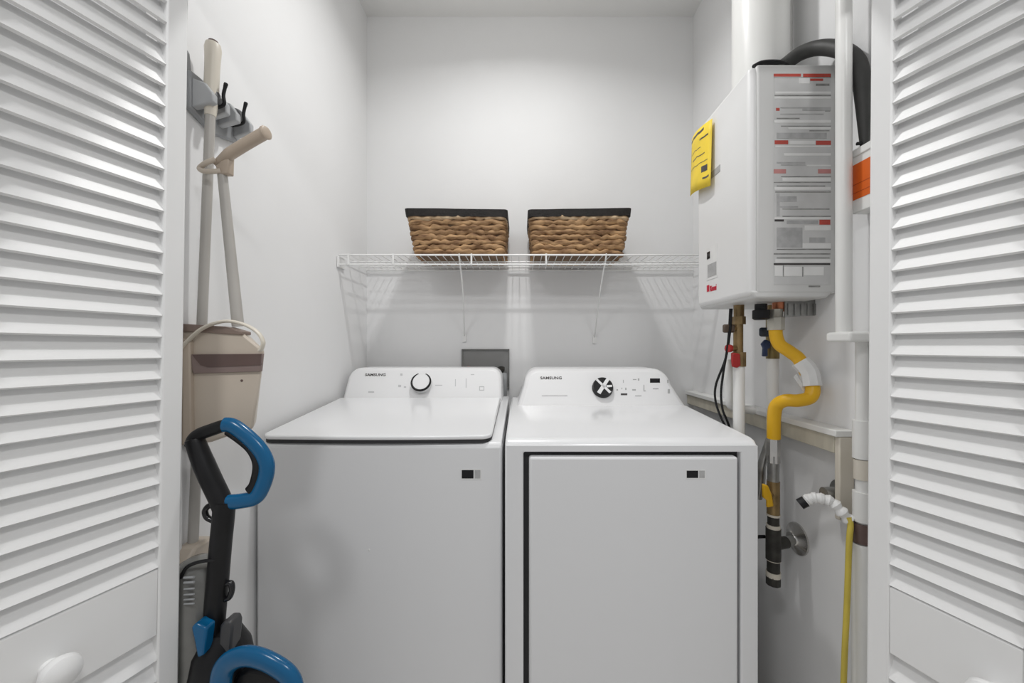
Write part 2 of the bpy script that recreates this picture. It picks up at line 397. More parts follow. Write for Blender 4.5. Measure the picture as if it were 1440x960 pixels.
for k, a in enumerate((52, 128)):
    d1 = Vector((1, 0, 0)) * math.cos(math.radians(a)) + dup_ * math.sin(math.radians(a)); d2 = dn.cross(d1)
    c0 = cx + dn * 0.0222
    wd = 0.0055 if k else 0.008
    obj('spoke', prism([c0 - d1 * 0.037 - d2 * wd * 1.2, c0 + d1 * 0.037 - d2 * wd * 0.6, c0 + d1 * 0.037 + d2 * wd, c0 - d1 * 0.037 + d2 * wd * 0.7], dn * 0.002), CONS, kb)
obj('spoke', prism([c0 + Vector((1, 0, 0)) * 0.012 - dup_ * 0.006, c0 + Vector((1, 0, 0)) * 0.034 - dup_ * 0.004, c0 + Vector((1, 0, 0)) * 0.034 + dup_ * 0.004, c0 + Vector((1, 0, 0)) * 0.012 + dup_ * 0.003], dn * 0.002), CONS, kb)
kid(text('logo_text', 'SAMSUNG', INK, dr, 0.0165, face_matrix(cpt(775, 531.5, *DA, eps=0.0004), (1, 0, 0), dup_), xscale=1.15))
kid_d = mark(914, 928, 532, 538, BLACKG, dr, DA, 'display'); kid_d['label'] = 'small black display'
mark(873, 882, 553, 555.5, INK, dr, DA)
for a in ((876, 877, 534, 538), (890, 895, 533, 534), (897, 899, 532, 535), (874, 875, 545, 547), (879, 881, 545, 548), (889, 894, 547, 549), (905, 906, 541, 549), (905, 908, 549, 550), (918, 926, 546, 547), (938, 940, 534, 538), (939, 942, 547, 553), (893, 902, 556, 557), (762, 798, 556, 556.8), (867, 869, 547, 549)):
    mark(*a, LABELM, dr, DA)
for fx in (DX0 + 0.06, DX1 - 0.06):
    for fy in (DY + 0.07, 1.67):
        kid(obj('foot', lathe([(0.022, 0), (0.022, 0.012), (0.012, 0.014), (0.012, 0.034)], (fx, fy, 0), (0, 0, 1), 14), BLACK, dr))

# ------------------------------------------------------------------ washer outlet box in back wall
a = at(650, 491, YB); b = at(716, 546, YB)
ob = thing('laundry_outlet_box', 'grey laundry outlet box on the back wall behind the washing machine', 'outlet box', ((a.x + b.x) / 2, YB, b.z))
bm = framed_cabinet(a.x, b.x, YB - 0.012, YB - 0.001, b.z, a.z, a.x + 0.004, b.x - 0.004, b.z + 0.004, a.z - 0.004, 0.0095)
kid(obj('frame', bm, BOXG, ob, smooth=0))
kid(obj('back_panel', box(a.x + 0.006, b.x - 0.006, YB - 0.0035, YB - 0.002, b.z + 0.006, a.z - 0.006), mat('box_inside', (0.27, 0.27, 0.265), 0.6), ob, smooth=0))
for e_ in ((a.x - 0.001, b.x + 0.001, a.z - 0.003, a.z + 0.001), (a.x - 0.001, a.x + 0.003, b.z, a.z), (b.x - 0.003, b.x + 0.001, b.z, a.z)):
    kid(obj('edge_strip', box(e_[0], e_[1], YB - 0.0135, YB - 0.001, e_[2], e_[3]), mat('box_edge', (0.16, 0.16, 0.155), 0.6), ob, smooth=0))
for px in (659, 705):
    p = at(px, 521, YB - 0.03)
    v = kid(obj('valve', tube([p + Vector((0, 0.018, 0)), p, p + Vector((0, -0.01, -0.02)), p + Vector((0, -0.012, -0.09))], 0.011, 12), IRON, ob))
    obj('valve_handle', lathe([(0.008, -0.02), (0.016, -0.012), (0.016, 0.004), (0.006, 0.008)], p + Vector((0, -0.006, 0.012)), (0, -0.3, 1), 14), REDV if px < 680 else IRON, v)
p = at(709, 533, YB - 0.03)
kid(obj('drain_hose', tube(smooth_path([p + Vector((0, -0.02, 0.03)), p + Vector((0.002, -0.03, -0.02)), p + Vector((0.0, -0.03, -0.12)), p + Vector((0, -0.03, -0.3))]), 0.013, 12), GREYP, ob))

# ------------------------------------------------------------------ wire shelf
ZS = CZ - (357 - VY) / F * 1.58
sh = thing('wire_shelf', 'white wire shelf across the back wall holding the two baskets', 'shelf', (0, YB, ZS))
YS = 1.58
def rod(p, q, r=0.003, sides=8, bm=None): return tube([p, q], r, sides, bm)
xa, xb = XL + 0.004, XR - 0.004
for yy, zz, r in ((YS, ZS - 0.004, 0.0038), (YS, ZS - 0.043, 0.0038), (YS + 0.10, ZS - 0.010, 0.003), (YS + 0.20, ZS - 0.010, 0.003), (YB - 0.012, ZS - 0.010, 0.0038)):
    kid(obj('rail', rod((xa, yy, zz), (xb, yy, zz), r), WIRE, sh))
first = None
x = xa + 0.012
wm_bm = tube([(0, YS - 0.003, -0.0025), (0, YB - 0.008, -0.0025)], 0.0017, 6)
while x < xb - 0.01:
    if first is None:
        first = kid(obj('deck_wire', wm_bm, WIRE, sh)); o = first
    else:
        o = first.copy(); C.objects.link(o); o.parent = sh; o.matrix_parent_inverse = sh.matrix_basis.inverted()
    o.location = (x, 0, ZS)
    x += 0.0315
# braces and wall clips
for px0, px1, y1 in ((646, 653, 472), (852, 836, 474)):
    p = at(px0, 363, YS - 0.004); q = at(px1, y1, YB - 0.004)
    br = kid(obj('brace', tube(smooth_path([p + Vector((0, 0, 0.012)), p, p * 0.62 + q * 0.38 + Vector((0.006 if px0 < 700 else -0.004, 0, 0)), q], 8), 0.0048, 10, flat=0.7), WIRE, sh))
    obj('brace_foot', box(q.x - 0.009, q.x + 0.009, YB - 0.008, YB - 0.0005, q.z - 0.03, q.z + 0.008), WIRE, br)
for px in (490, 553, 663, 768):
    p = at(px, 364.5, YS - 0.005)
    kid(obj('clip', box(p.x - 0.0035, p.x + 0.0035, YS - 0.009, YS - 0.0015, ZS - 0.046, ZS), WIRE, sh, bevel=0.001))
for xx, s in ((xa - 0.003, 1), (xb + 0.003, -1)):
    kid(obj('wall_bracket', box(min(xx, xx + s * 0.008), max(xx, xx + s * 0.008), YS - 0.012, YS + 0.05, ZS - 0.055, ZS - 0.009), WIRE, sh, bevel=0.002))

# ------------------------------------------------------------------ baskets
def basket(label, pl_t, pr_t, pl_b, pr_b, ytop, ybot, d, tiltz, seed):
    rnd = random.Random(seed)
    zb, zt = ZS + 0.0008, ZS + 0.187
    xlt, xrt = at(pl_t, 300, d - 0.012).x, at(pr_t, 300, d - 0.012).x
    xlb, xrb = at(pl_b, 350, d).x, at(pr_b, 350, d).x
    root = thing('woven_basket', label, 'basket', ((xlb + xrb) / 2, d + 0.12, zb), 'woven baskets on the wire shelf')
    rows = 8
    yb0, yb1 = d, d + 0.235
    def outline(t):
        return (xlb + (xlt - xlb) * t, xrb + (xrt - xrb) * t, yb0 - 0.014 * t, yb1 + 0.014 * t)
    # inner shell
    bm = bmesh.new(); R = []
    for t, ins, z in ((0, 0.013, zb + 0.006), (1, 0.011, zt - 0.008), (1, 0.018, zt - 0.008), (0, 0.020, zb + 0.012)):
        x0, x1, y0, y1 = outline(t)
        R.append([bm.verts.new((px, py, z)) for px, py in rpath(x0 + ins, x1 - ins, y0 + ins, y1 - ins, 0.018)])
    n = len(R[0])
    for A, B in zip(R, R[1:]):
        for k in range(n): bm.faces.new((A[k], A[(k + 1) % n], B[(k + 1) % n], B[k]))
    bm.faces.new(R[0][::-1]); bm.faces.new(R[-1])
    kid(obj('inner_shell', bm, BWALL, root))
    hrow = (zt - 0.026 - zb) / rows
    for r in range(rows):
        z = zb + hrow * (r + 0.70); t = (z - zb) / (zt - zb)
        x0, x1, y0, y1 = outline(t)
        ins = 0.010
        base = rpath(x0 + ins, x1 - ins, y0 + ins, y1 - ins, 0.02, 4)
        # resample densely
        P = [Vector((u, v, z)) for u, v in base]; L = []
        for i in range(len(P)):
            q = P[(i + 1) % len(P)]; dd = (q - P[i]).length; k = max(1, int(dd / 0.006))
            for j in range(k): L.append(P[i].lerp(q, j / k))
        ph = rnd.uniform(0, 100); rad = []; path = []
        s = 0
        for i, p in enumerate(L):
            s = i * 0.006
            a = noise.noise(Vector((math.cos(2 * PI * i / len(L)) * 9 + ph, math.sin(2 * PI * i / len(L)) * 9, r * 3.1)))
            b = noise.noise(Vector((p.x * 32 + ph, p.y * 32, r * 7.7)))
            rad.append(hrow * (0.60 + 0.10 * math.sin(s * 2 * PI / 0.042 + ph + r * 2.4) + 0.20 * b))
            path.append(p + Vector((0, 0, a * 0.007 + b * 0.004)))
        kid(obj('woven_strand', tube(path, rad, 8, closed=True, flat=0.8), WEAVEP if r == rows - 1 else WEAVE, root, smooth=60))
    bm = bmesh.new(); R = []
    for t, ins, z in ((0.86, 0.004, zt - 0.030), (0.87, -0.001, zt - 0.030), (1, -0.001, zt), (1, 0.008, zt), (0.87, 0.008, zt - 0.030)):
        x0, x1, y0, y1 = outline(t)
        R.append([bm.verts.new((px, py, z + noise.noise(Vector((px * 25, py * 25, seed))) * (0.003 if z < zt else 0.0012) + tiltz * (px - (x0 + x1) / 2))) for px, py in
                  [(u + (v - u) * j / 6, a_ + (b_ - a_) * j / 6) for (u, a_), (v, b_) in zip(rpath(x0 + ins, x1 - ins, y0 + ins, y1 - ins, 0.015, 3), rpath(x0 + ins, x1 - ins, y0 + ins, y1 - ins, 0.015, 3)[1:] + rpath(x0 + ins, x1 - ins, y0 + ins, y1 - ins, 0.015, 3)[:1]) for j in range(6)]])
    n = len(R[0])
    for A, B in zip(R, R[1:] + R[:1]):
        for k in range(n): bm.faces.new((A[k], A[(k + 1) % n], B[(k + 1) % n], B[k]))
    kid(obj('rim', bm, RIM, root))['label'] = 'black band around the basket rim'
    return root
basket('brown woven basket with black rim on the shelf above the washing machine', 568.5, 713.5, 580, 710, 295, 357, 1.60, -0.012, 3)
basket('brown woven basket with black rim on the shelf above the dryer', 742.5, 888.5, 748, 879, 295, 357, 1.60, 0.016, 11)

# ------------------------------------------------------------------ tankless water heater
HX0, HX1, HY0, HY1 = 0.606, 0.8345, 1.024, 1.335
HZ0, HZ1 = 1.352, 1.959
ht = thing('tankless_water_heater', 'white wall-mounted tankless water heater with yellow tag on the right wall', 'water heater', (HX1, 1.18, HZ0))
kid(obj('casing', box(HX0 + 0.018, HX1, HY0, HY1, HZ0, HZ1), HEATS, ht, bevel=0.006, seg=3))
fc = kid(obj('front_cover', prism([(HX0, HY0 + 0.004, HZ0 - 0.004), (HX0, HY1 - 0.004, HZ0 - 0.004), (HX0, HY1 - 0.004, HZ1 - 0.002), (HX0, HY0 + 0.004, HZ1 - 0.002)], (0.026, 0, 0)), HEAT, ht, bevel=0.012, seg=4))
kid(obj('bottom_pan', prism([(HX0 + 0.004, HY0 + 0.001, HZ0 + 0.008), (HX0 + 0.014, HY0 + 0.001, HZ0 - 0.012), (HX1 - 0.024, HY0 + 0.001, HZ0 - 0.012), (HX1 - 0.004, HY0 + 0.001, HZ0 + 0.008)], (0, HY1 - HY0 - 0.002, 0)), HEATS, ht, bevel=0.005))
# rating label on the side facing the hallway, stripes as separate prints
def side(px0, px1, py0, py1, m, t, par, name):
    a = at(px0, py0, HY0); b = at(px1, py1, HY0)
    return obj(name, box(a.x, b.x, HY0 - t, HY0 + 0.0005, b.z, a.z), m, par, smooth=0)
lab = kid(side(1088, 1168, 103, 400, LABEL, 0.0008, ht, 'rating_label')); lab['label'] = 'pale paper label with red bars and grey print lines'
stripes = [(1088, 1126, 104, 108, 'r'), (1129, 1168, 104, 109, 'r'), (1123, 1138, 110, 118, 'w'), (1139, 1157, 111, 114, 'r'), (1147, 1166, 118, 121, 'g'),
           (1088, 1168, 108.5, 110, 'm'), (1090, 1168, 129, 132, 'w'), (1089, 1168, 134, 135.2, 'g'), (1089, 1168, 136, 139, 'w'), (1091, 1096, 152, 156, 'r'), (1097, 1168, 151, 152.5, 'm'), (1128, 1168, 152, 156, 'm'), (1160, 1167, 152, 157, 'g'),
           (1097, 1158, 160, 161.5, 'm'), (1092, 1124, 166, 167.5, 'g'), (1088, 1168, 169, 173, 'w'), (1098, 1168, 177, 178.2, 'g'), (1108, 1168, 179, 182, 'w'), (1138, 1166, 183.5, 184.6, 'g'),
           (1092, 1162, 187, 195, 'm'), (1089, 1108, 197.5, 203, 'r'), (1147, 1168, 198, 204, 'r'), (1110, 1146, 198, 203, 'w'), (1090, 1168, 205, 207, 'w'), (1102, 1168, 215.5, 219, 'w'), (1092, 1132, 228, 230, 'm'), (1098, 1132, 231, 233, 'm'), (1134, 1168, 232, 234, 'w'),
           (1088, 1105, 238, 244, 'p'), (1150, 1168, 238, 244, 'p'), (1098, 1168, 248, 249, 'g'), (1100, 1168, 250, 255, 'w'), (1088, 1168, 256, 257.2, 'g'), (1092, 1160, 261, 262.4, 'g'), (1089, 1168, 263, 267, 'w'), (1090, 1168, 269.5, 270.7, 'g'),
           (1096, 1120, 276, 284, 'm'), (1094, 1122, 290, 292, 'm'), (1100, 1166, 293.5, 294.6, 'g'), (1092, 1096, 272, 304, 'm'), (1100, 1168, 303.6, 304.8, 'g'), (1089, 1168, 305.5, 308.5, 'w'), (1089, 1102, 308.5, 311.5, 'd'), (1152, 1167, 309, 316, 'r'), (1106, 1150, 310, 315, 'm'),
           (1092, 1128, 320, 348, 'm'), (1131, 1168, 317, 324, 'w'), (1138, 1160, 334, 341, 'm'), (1128, 1168, 342, 349, 'w'), (1092, 1168, 350, 351.3, 'g'), (1088, 1167, 356.3, 357.8, 'g'), (1092, 1166, 362, 363.3, 'g'), (1090, 1168, 364.5, 369, 'w'), (1088, 1167, 370, 372.6, 'd'),
           (1089, 1100, 374, 388, 'w'), (1102, 1127, 375, 388, 'w'), (1130, 1158, 375, 387, 'w'), (1101, 1102, 373, 389, 'g'), (1128, 1129, 375, 389, 'g')]
mm = {'r': (LABELR, 'red_bar'), 'p': (LABELP, 'faded_red_bar'), 'w': (LABELW, 'pale_bar'), 'g': (LABELG, 'print_line'), 'm': (LABELM, 'print_block'), 'd': (INK, 'dark_line')}
for i, (x0, x1, y0, y1, k) in enumerate(stripes):
    side(x0, x1, y0, y1, mm[k][0], 0.0011 + 0.0001 * (i % 4), lab, mm[k][1])
kid(side(1137, 1153, 401.5, 403.5, LABELG, 0.0012, ht, 'name_plate'))
# display panel, logo on the front cover
def front(px0, px1, py0, py1, m, t, par, name):
    # px measured on plane x = HX0
    d0 = HX0 * F / (px0 - VX); d1 = HX0 * F / (px1 - VX); dm_ = (d0 + d1) / 2
    z0 = CZ - (py1 - VY) / F * dm_; z1 = CZ - (py0 - VY) / F * dm_
    return obj(name, box(HX0 - t, HX0 + 0.001, min(d0, d1), max(d0, d1), z0, z1), m, par, smooth=0)
ct = kid(front(994, 1009, 346, 392, LABELW, 0.0012, ht, 'control_panel')); ct['label'] = 'small control panel with display'
front(995, 999, 354, 364, BLACKG, 0.0022, ct, 'display')
front(996, 1008, 370, 388, LABELM, 0.0022, ct, 'keypad')
lg = kid(front(994.5, 997.5, 401, 410, LOGOR, 0.0016, ht, 'logo_mark'))
yL = HX0 * F / (1003 - VX)
kid(text('logo_text', 'Rinnai', LOGOR, ht, 0.026, face_matrix((HX0 - 0.0006, yL, CZ - (405 - VY) / F * yL), (0, -1, 0), (0, 0, 1)), xscale=0.66))
kid(front(998, 1013, 238, 247, LABELM, 0.0012, ht, 'sticker'))
# sheet metal bracket and underside fittings
p = at(1104, 427, 1.10); q = at(1152, 446, 1.10)
mb = kid(obj('mounting_bracket', prism([(p.x, 1.10, p.z + 0.012), (q.x, 1.10, p.z + 0.012), (q.x, 1.10, q.z + 0.006), (p.x, 1.10, q.z)], (0, 0.003, 0)), GALV, ht, smooth=0))
for k in range(5):
    u = at(1109 + k * 9, 437, 1.10)
    obj('bracket_rib', box(u.x - 0.003, u.x + 0.003, 1.097, 1.1005, q.z + 0.006, p.z), GALV, mb)
p = at(1070, 437, 1.12)
kid(obj('drain_cap', lathe([(0.017, -0.026), (0.022, -0.022), (0.022, 0.002), (0.016, 0.004), (0.016, 0.02)], p, (0, 0, 1), 10), BLACK, ht))
p = at(1098, 433, 1.13)
kid(obj('copper_outlet', lathe([(0.019, -0.01), (0.022, 0.0), (0.022, 0.02)], p, (0, 0, 1), 16), mat('copper', (0.55, 0.20, 0.10), 0.35, metal=0.6, var=0.15), ht))

# yellow tag hanging from the heater
def bent_sheet(x, y0, y1, z0, z1, zt0, zt1, t=0.0006):
    bm = bmesh.new(); N = 8; M = 6; g = []
    for i in range(N + 1):
        u = i / N; row = []
        for j in range(M + 1):
            v = j / M; y = y0 + (y1 - y0) * u
            row.append(bm.verts.new((x - 0.010 * math.sin(PI * u) - 0.006 * (1 - v) + 0.02 * u * u * 0.4, y, (z0 + (z1 - z0) * u) * (1 - v) + (zt0 + (zt1 - zt0) * u) * v)))
        g.append(row)
    for i in range(N):
        for j in range(M): bm.faces.new((g[i][j], g[i + 1][j], g[i + 1][j + 1], g[i][j + 1]))
    return bm
tg = thing('hang_tag', 'yellow card tag hanging on the front of the water heater', 'tag', (0.598, 1.29, 1.8))
o = kid(obj('card', bent_sheet(0.598, 1.210, 1.372, 1.715, 1.745, 1.925, 1.945), YTAG, tg)); o.modifiers.new('t', 'SOLIDIFY').thickness = 0.0008
for (v, u0, u1, t) in ((0.93, 0.25, 1.0, 0.008), (0.80, 0.1, 0.4, 0.005), (0.55, 0.2, 0.8, 0.003), (0.42, 0.1, 0.9, 0.002), (0.30, 0.1, 0.3, 0.02), (0.68, 0.35, 0.9, 0.002), (0.16, 0.05, 0.25, 0.006)):
    bm = bmesh.new(); N = 6; g = []
    for i in range(N + 1):
        u = u0 + (u1 - u0) * i / N; row = []
        for s in (-1, 1):
            y = 1.210 + 0.162 * u; zb_ = 1.715 + 0.03 * u; zt_ = 1.925 + 0.02 * u
            z = zb_ + (zt_ - zb_) * v + s * t / 2 + (noise.noise(Vector((u * 9, v * 9, 0))) * 0.004)
            row.append(bm.verts.new((0.598 - 0.010 * math.sin(PI * u) - 0.006 * (1 - v) + 0.008 * u * u - 0.0012, y, z)))
        g.append(row)
    for i in range(N): bm.faces.new((g[i][0], g[i + 1][0], g[i + 1][1], g[i][1]))
    kid(obj('ink_stroke', bm, INK, tg))

# vent pipe, conduit
VXc, VYc = 0.722, 1.17
vp = thing('vent_pipe', 'large white vent pipe rising from the top of the water heater to the ceiling', 'pipe', (VXc, VYc, HZ1))
kid(obj('pipe', tube([(VXc, VYc, HZ1 - 0.002), (VXc, VYc, ZC - 0.001)], 0.0755, 40), PVC, vp))
kid(obj('collar', lathe([(0.076, 0), (0.083, 0.0), (0.083, 0.02), (0.076, 0.026)], (VXc, VYc, HZ1 + 0.0005), (0, 0, 1), 40), BLACK, vp))
tag(obj('conduit', tube([(0.8215, 1.186, HZ1 - 0.001), (0.8215, 1.186, ZC - 0.001)], 0.009, 14), PVC), 'thin white conduit running up the wall beside the vent pipe', 'pipe')
# black flexible hose
pts = [at(*p) for p in ((1092, 99, 1.075), (1105, 90, 1.07), (1124, 76, 1.055), (1146, 68, 1.03), (1166, 67, 1.0), (1184, 71, 0.972), (1201, 82, 0.945), (1210, 104, 0.925), (1213, 140, 0.918), (1215, 180, 0.914), (1216, 208, 0.912))]
pp = smooth_path(pts, 8); n = len(pp)
rad = [0.0185 if i < n * 0.7 else 0.0185 - 0.011 * (i / n - 0.7) / 0.3 for i in range(n)]
hs = thing('flexible_hose', 'black flexible hose arching from the heater top over to the orange-stickered box', 'hose', pts[0])
kid(obj('hose', tube(pp, rad, 14), mat('black_rubber', (0.045, 0.045, 0.043), 0.55, var=0.1, nscale=30), hs))
kid(obj('tail', tube(smooth_path([at(1060, 94, 1.06), at(1070, 89, 1.06), at(1084, 87.5, 1.06), at(1098, 88.5, 1.06), at(1108, 93, 1.06)], 6), 0.0065, 10), BLACK, hs))
kid(obj('plug', tube([pts[-1] + Vector((0, 0, 0.012)), pts[-1] + Vector((-0.018, 0.0, 0.010))], 0.004, 8), BLACK, hs))
# white riser pipe with tray
rp_ = thing('riser_pipe', 'white vertical pipe between the heater and the right door, ending in a flanged tray', 'pipe', at(1186, 470, 0.93))
a = at(1186.5, 470, 0.93)
kid(obj('pipe', tube([(a.x, 0.93, 1.243), (a.x, 0.93, ZC - 0.001)], 0.0163, 20), PVC, rp_))
kid(obj('tray', box(0.752, XR - 0.001, 0.885, 0.957, 1.222, 1.246), PVC, rp_, bevel=0.006, seg=3))
b = at(1209.5, 560, 0.93)
def dpipe(z0, z1, r, m, nm): kid(obj(nm, tube([(b.x, 0.925, z0), (b.x, 0.925, z1)], r, 18), m, rp_))
dpipe(0.70, 1.224, 0.0125, PVC, 'pipe')
dpipe(0.945, 1.035, 0.0185, PVC, 'coupling')
dpipe(0.895, 0.942, 0.0165, CREAML, 'coupling')
dpipe(0.795, 0.865, 0.0185, PVC, 'coupling')
dpipe(0.745, 0.790, 0.0195, BROWN, 'coupling')
dpipe(0.001, 0.742, 0.0205, PVC, 'pipe')
# box with orange sticker
a = at(1198, 216, 0.935)
eb = thing('wall_box', 'white wall box with orange sticker above the riser pipe tray', 'box', (0.82, 0.90, 1.54))
kid(obj('body', box(0.799, XR - 0.001, 0.862, 0.936, 1.530, 1.678), PVC, eb, bevel=0.003))
o = kid(obj('sticker', box(0.7980, 0.7995, 0.864, 0.931, 1.562, 1.646), ORANGE, eb, smooth=0)); o['label'] = 'plain orange sticker'
kid(obj('sticker_line', box(0.7977, 0.7985, 0.864, 0.931, 1.597, 1.5985), mat('orange_dark', (0.42, 0.06, 0.005), 0.5), eb, smooth=0))
kid(obj('sticker_line', box(0.7977, 0.7985, 0.864, 0.931, 1.577, 1.5785), mat('orange_dark', (0.42, 0.06, 0.005), 0.5), eb, smooth=0))
kid(obj('lid_edge', box(0.796, XR - 0.001, 0.860, 0.938, 1.664, 1.682), PVC, eb, bevel=0.002))

# ------------------------------------------------------------------ water lines under heater
cw = thing('water_line', 'white water line with brass valve and red handle below the heater, nearest the dryer', 'pipe', at(1039, 600, 1.2))
p = at(1039, 432, 1.2); xx = p.x
def vert(par, x, y, py0, py1, r, m, nm, sides=16):
    z0 = CZ - (py1 - VY) / F * y; z1 = CZ - (py0 - VY) / F * y
    return kid(obj(nm, tube([(x, y, z0), (x, y, z1)], r, sides), m, par))
vert(cw, xx, 1.2, 428, 447, 0.0150, BRASS, 'union')
vert(cw, xx, 1.2, 445, 456, 0.0190, BRASS, 'union_nut', 6)
vert(cw, xx - 0.002, 1.2, 456, 496, 0.0140, BRASS, 'valve_body')
vert(cw, xx + 0.001, 1.2, 495, 515, 0.0195, BRASS, 'valve_nut', 8)
vert(cw, xx, 1.2, 515, 620, 0.0165, PVC, 'pipe')
z = CZ - (462 - VY) / F * 1.2
v = kid(obj('handle', box(xx - 0.054, xx - 0.018, 1.185, 1.198, z - 0.013, z + 0.013), mat('brown_handle', (0.10, 0.07, 0.05), 0.4), cw, bevel=0.005))
v['label'] = 'dark brown square lever'
obj('stem', tube([(xx - 0.022, 1.19, z), (xx, 1.2, z)], 0.006, 10), BRASS, v)
z = CZ - (506 - VY) / F * 1.2
v = kid(obj('handle', prism([(xx - 0.034, 1.176, z + 0.024), (xx - 0.008, 1.176, z + 0.020), (xx - 0.006, 1.176, z - 0.016), (xx - 0.016, 1.176, z - 0.024), (xx - 0.032, 1.176, z - 0.020), (xx - 0.034, 1.176, z + 0.004)], (0, 0.010, 0)), REDV, cw, bevel=0.004))
v['label'] = 'red valve lever'
kid(obj('drain_port', tube([(xx, 1.2, z + 0.036), (xx - 0.032, 1.19, z + 0.036)], 0.009, 12), BRASS, cw))
kid(obj('port_cap', tube([(xx - 0.032, 1.19, z + 0.036), (xx - 0.042, 1.187, z + 0.036)], 0.012, 12), REDV, cw))
tag(obj('cold_pipe', tube(smooth_path([at(1024, 505, 1.26), at(1025, 540, 1.26), at(1026, 566, 1.26), at(1036, 573, 1.265), at(1060, 577, 1.27)], 6), 0.0135, 14), PVC), 'white pipe behind the brass valve, bending right at the ledge', 'pipe')
hw = thing('hot_water_line', 'white water line with brass valve and blue handles beside the yellow gas hose', 'pipe', at(1086, 600, 1.2))
x2 = at(1086.5, 480, 1.2).x
vert(hw, x2, 1.2, 428, 448, 0.014, BRASS, 'union')
vert(hw, x2, 1.2, 446, 504, 0.0185, mat('olive_brass', (0.26, 0.20, 0.08), 0.4, metal=0.5, var=0.2, nscale=20), 'valve_body')
vert(hw, x2, 1.2, 503, 610, 0.0170, PVC, 'pipe')
z = CZ - (467 - VY) / F * 1.2
v = kid(obj('handle', box(x2 - 0.050, x2 - 0.019, 1.178, 1.192, z - 0.014, z + 0.014), mat('charcoal_blue', (0.02, 0.03, 0.05), 0.4), hw, bevel=0.006)); v['label'] = 'dark navy square handle'
obj('stem', tube([(x2 - 0.022, 1.186, z), (x2, 1.2, z)], 0.006, 10), BRASS, v)
z = CZ - (489 - VY) / F * 1.2
v = kid(obj('handle', prism([(x2 - 0.046, 1.178, z + 0.012), (x2 - 0.034, 1.178, z + 0.026), (x2 - 0.020, 1.178, z + 0.020), (x2 - 0.020, 1.178, z), (x2 - 0.028, 1.178, z - 0.004), (x2 - 0.028, 1.178, z - 0.026), (x2 - 0.042, 1.178, z - 0.026), (x2 - 0.040, 1.178, z)], (0, 0.012, 0)), NAVY, hw, bevel=0.003)); v['label'] = 'navy blue valve lever'
obj('stem', tube([(x2 - 0.026, 1.186, z + 0.01), (x2, 1.2, z + 0.01)], 0.006, 10), BRASS, v)
# black cables
for k, lst in enumerate((((1029, 434, 1.19), (1026, 470, 1.185), (1020, 505, 1.2), (1007, 540, 1.23), (1006, 562, 1.24), (1013, 585, 1.24), (1024, 606, 1.235)),
                         ((1027, 434, 1.192), (1024, 480, 1.187), (1017, 525, 1.205), (1014, 552, 1.225), (1016, 575, 1.23), (1022, 590, 1.235), (1030, 612, 1.235)))):
    tag(obj('power_cable', tube(smooth_path([at(*q) for q in lst], 8), 0.0036, 8), BLACK),
        ('black cable hanging from the heater with the wider loop beside the dryer' if k == 0 else 'black cable hanging from the heater with the straighter drop beside the red handle'), 'cable')

# ------------------------------------------------------------------ gas line
gl = thing('gas_connector', 'yellow flexible gas connector with a white sleeve below the water heater', 'gas hose', at(1090, 612, 1.1))
kid(obj('fitting', lathe([(0.022, 0.0), (0.0225, 0.035), (0.018, 0.04), (0.018, 0.06)], at(1091, 464, 1.12), (0, 0, 1), 8), mat('zinc_fitting', (0.52, 0.50, 0.44), 0.4, metal=0.5, var=0.1), gl))
d = 1.10
P = [at(*q) for q in ((1091, 456, 1.12), (1091, 470, 1.118), (1096, 484, 1.112), (1110, 494, 1.10), (1122, 503, 1.09), (1130, 516, 1.08), (1139, 534, 1.07), (1143, 548, 1.06), (1138, 559, 1.058), (1122, 563, 1.065), (1104, 563, 1.08), (1092, 570, 1.10), (1088.5, 586, 1.11), (1088, 616, 1.115))]
kid(obj('hose', tube(smooth_path(P, 8), 0.0175, 16), YEL, gl))
q0, q1 = P[4].lerp(P[5], 0.4), P[6].lerp(P[7], 0.65)
mid = P[5].lerp(P[6], 0.5) + Vector((0.004, -0.002, 0.004))
o = kid(obj('sleeve', tube(smooth_path([q0, mid, q1], 6), 0.0235, 8), LABELW, gl, smooth=20)); o['label'] = 'white paper sleeve tag'
o = kid(obj('sleeve_flap', prism([at(1116, 530, 1.075), at(1120, 526, 1.075), at(1134, 549, 1.07), at(1130, 551, 1.07)], (0, 0.001, 0)), LABELW, gl, smooth=0))
gp_ = thing('gas_pipe', 'black iron gas pipe with shutoff valve and yellow lever beside the dryer', 'gas pipe', at(1088, 820, 1.135))
IX, IY = at(1087.5, 700, 1.135).x, 1.135
vert(gp_, IX, IY, 606, 650, 0.0175, CHROME, 'nut', 6)
vert(gp_, IX, IY, 640, 682, 0.0155, GALV, 'nipple')
vert(gp_, IX, IY, 676, 724, 0.0170, BRASS, 'valve_body')
vert(gp_, IX, IY, 720, 742, 0.0155, IRON, 'nipple')
vert(gp_, IX, IY, 737, 744, 0.0180, CREAML, 'thread_band')
vert(gp_, IX, IY, 722, 725, 0.0180, CREAML, 'thread_band')
vert(gp_, IX, IY, 742, 786, 0.0200, IRON, 'tee')
vert(gp_, IX, IY, 782, 808, 0.0170, IRON, 'drip_leg')
vert(gp_, IX, IY, 783, 787, 0.0195, CREAML, 'thread_band')
vert(gp_, IX, IY, 803, 810, 0.0195, CREAML, 'thread_band')
vert(gp_, IX, IY, 809, 821, 0.0195, IRON, 'cap', 10)
z = CZ - (765 - VY) / F * IY
kid(obj('branch', tube([(IX, IY, z), (IX + 0.045, IY + 0.012, z)], 0.017, 14), IRON, gp_))
kid(obj('branch', tube([(IX + 0.04, IY + 0.010, z), (XR - 0.004, IY + 0.034, z)], 0.0135, 14), GALV, gp_))
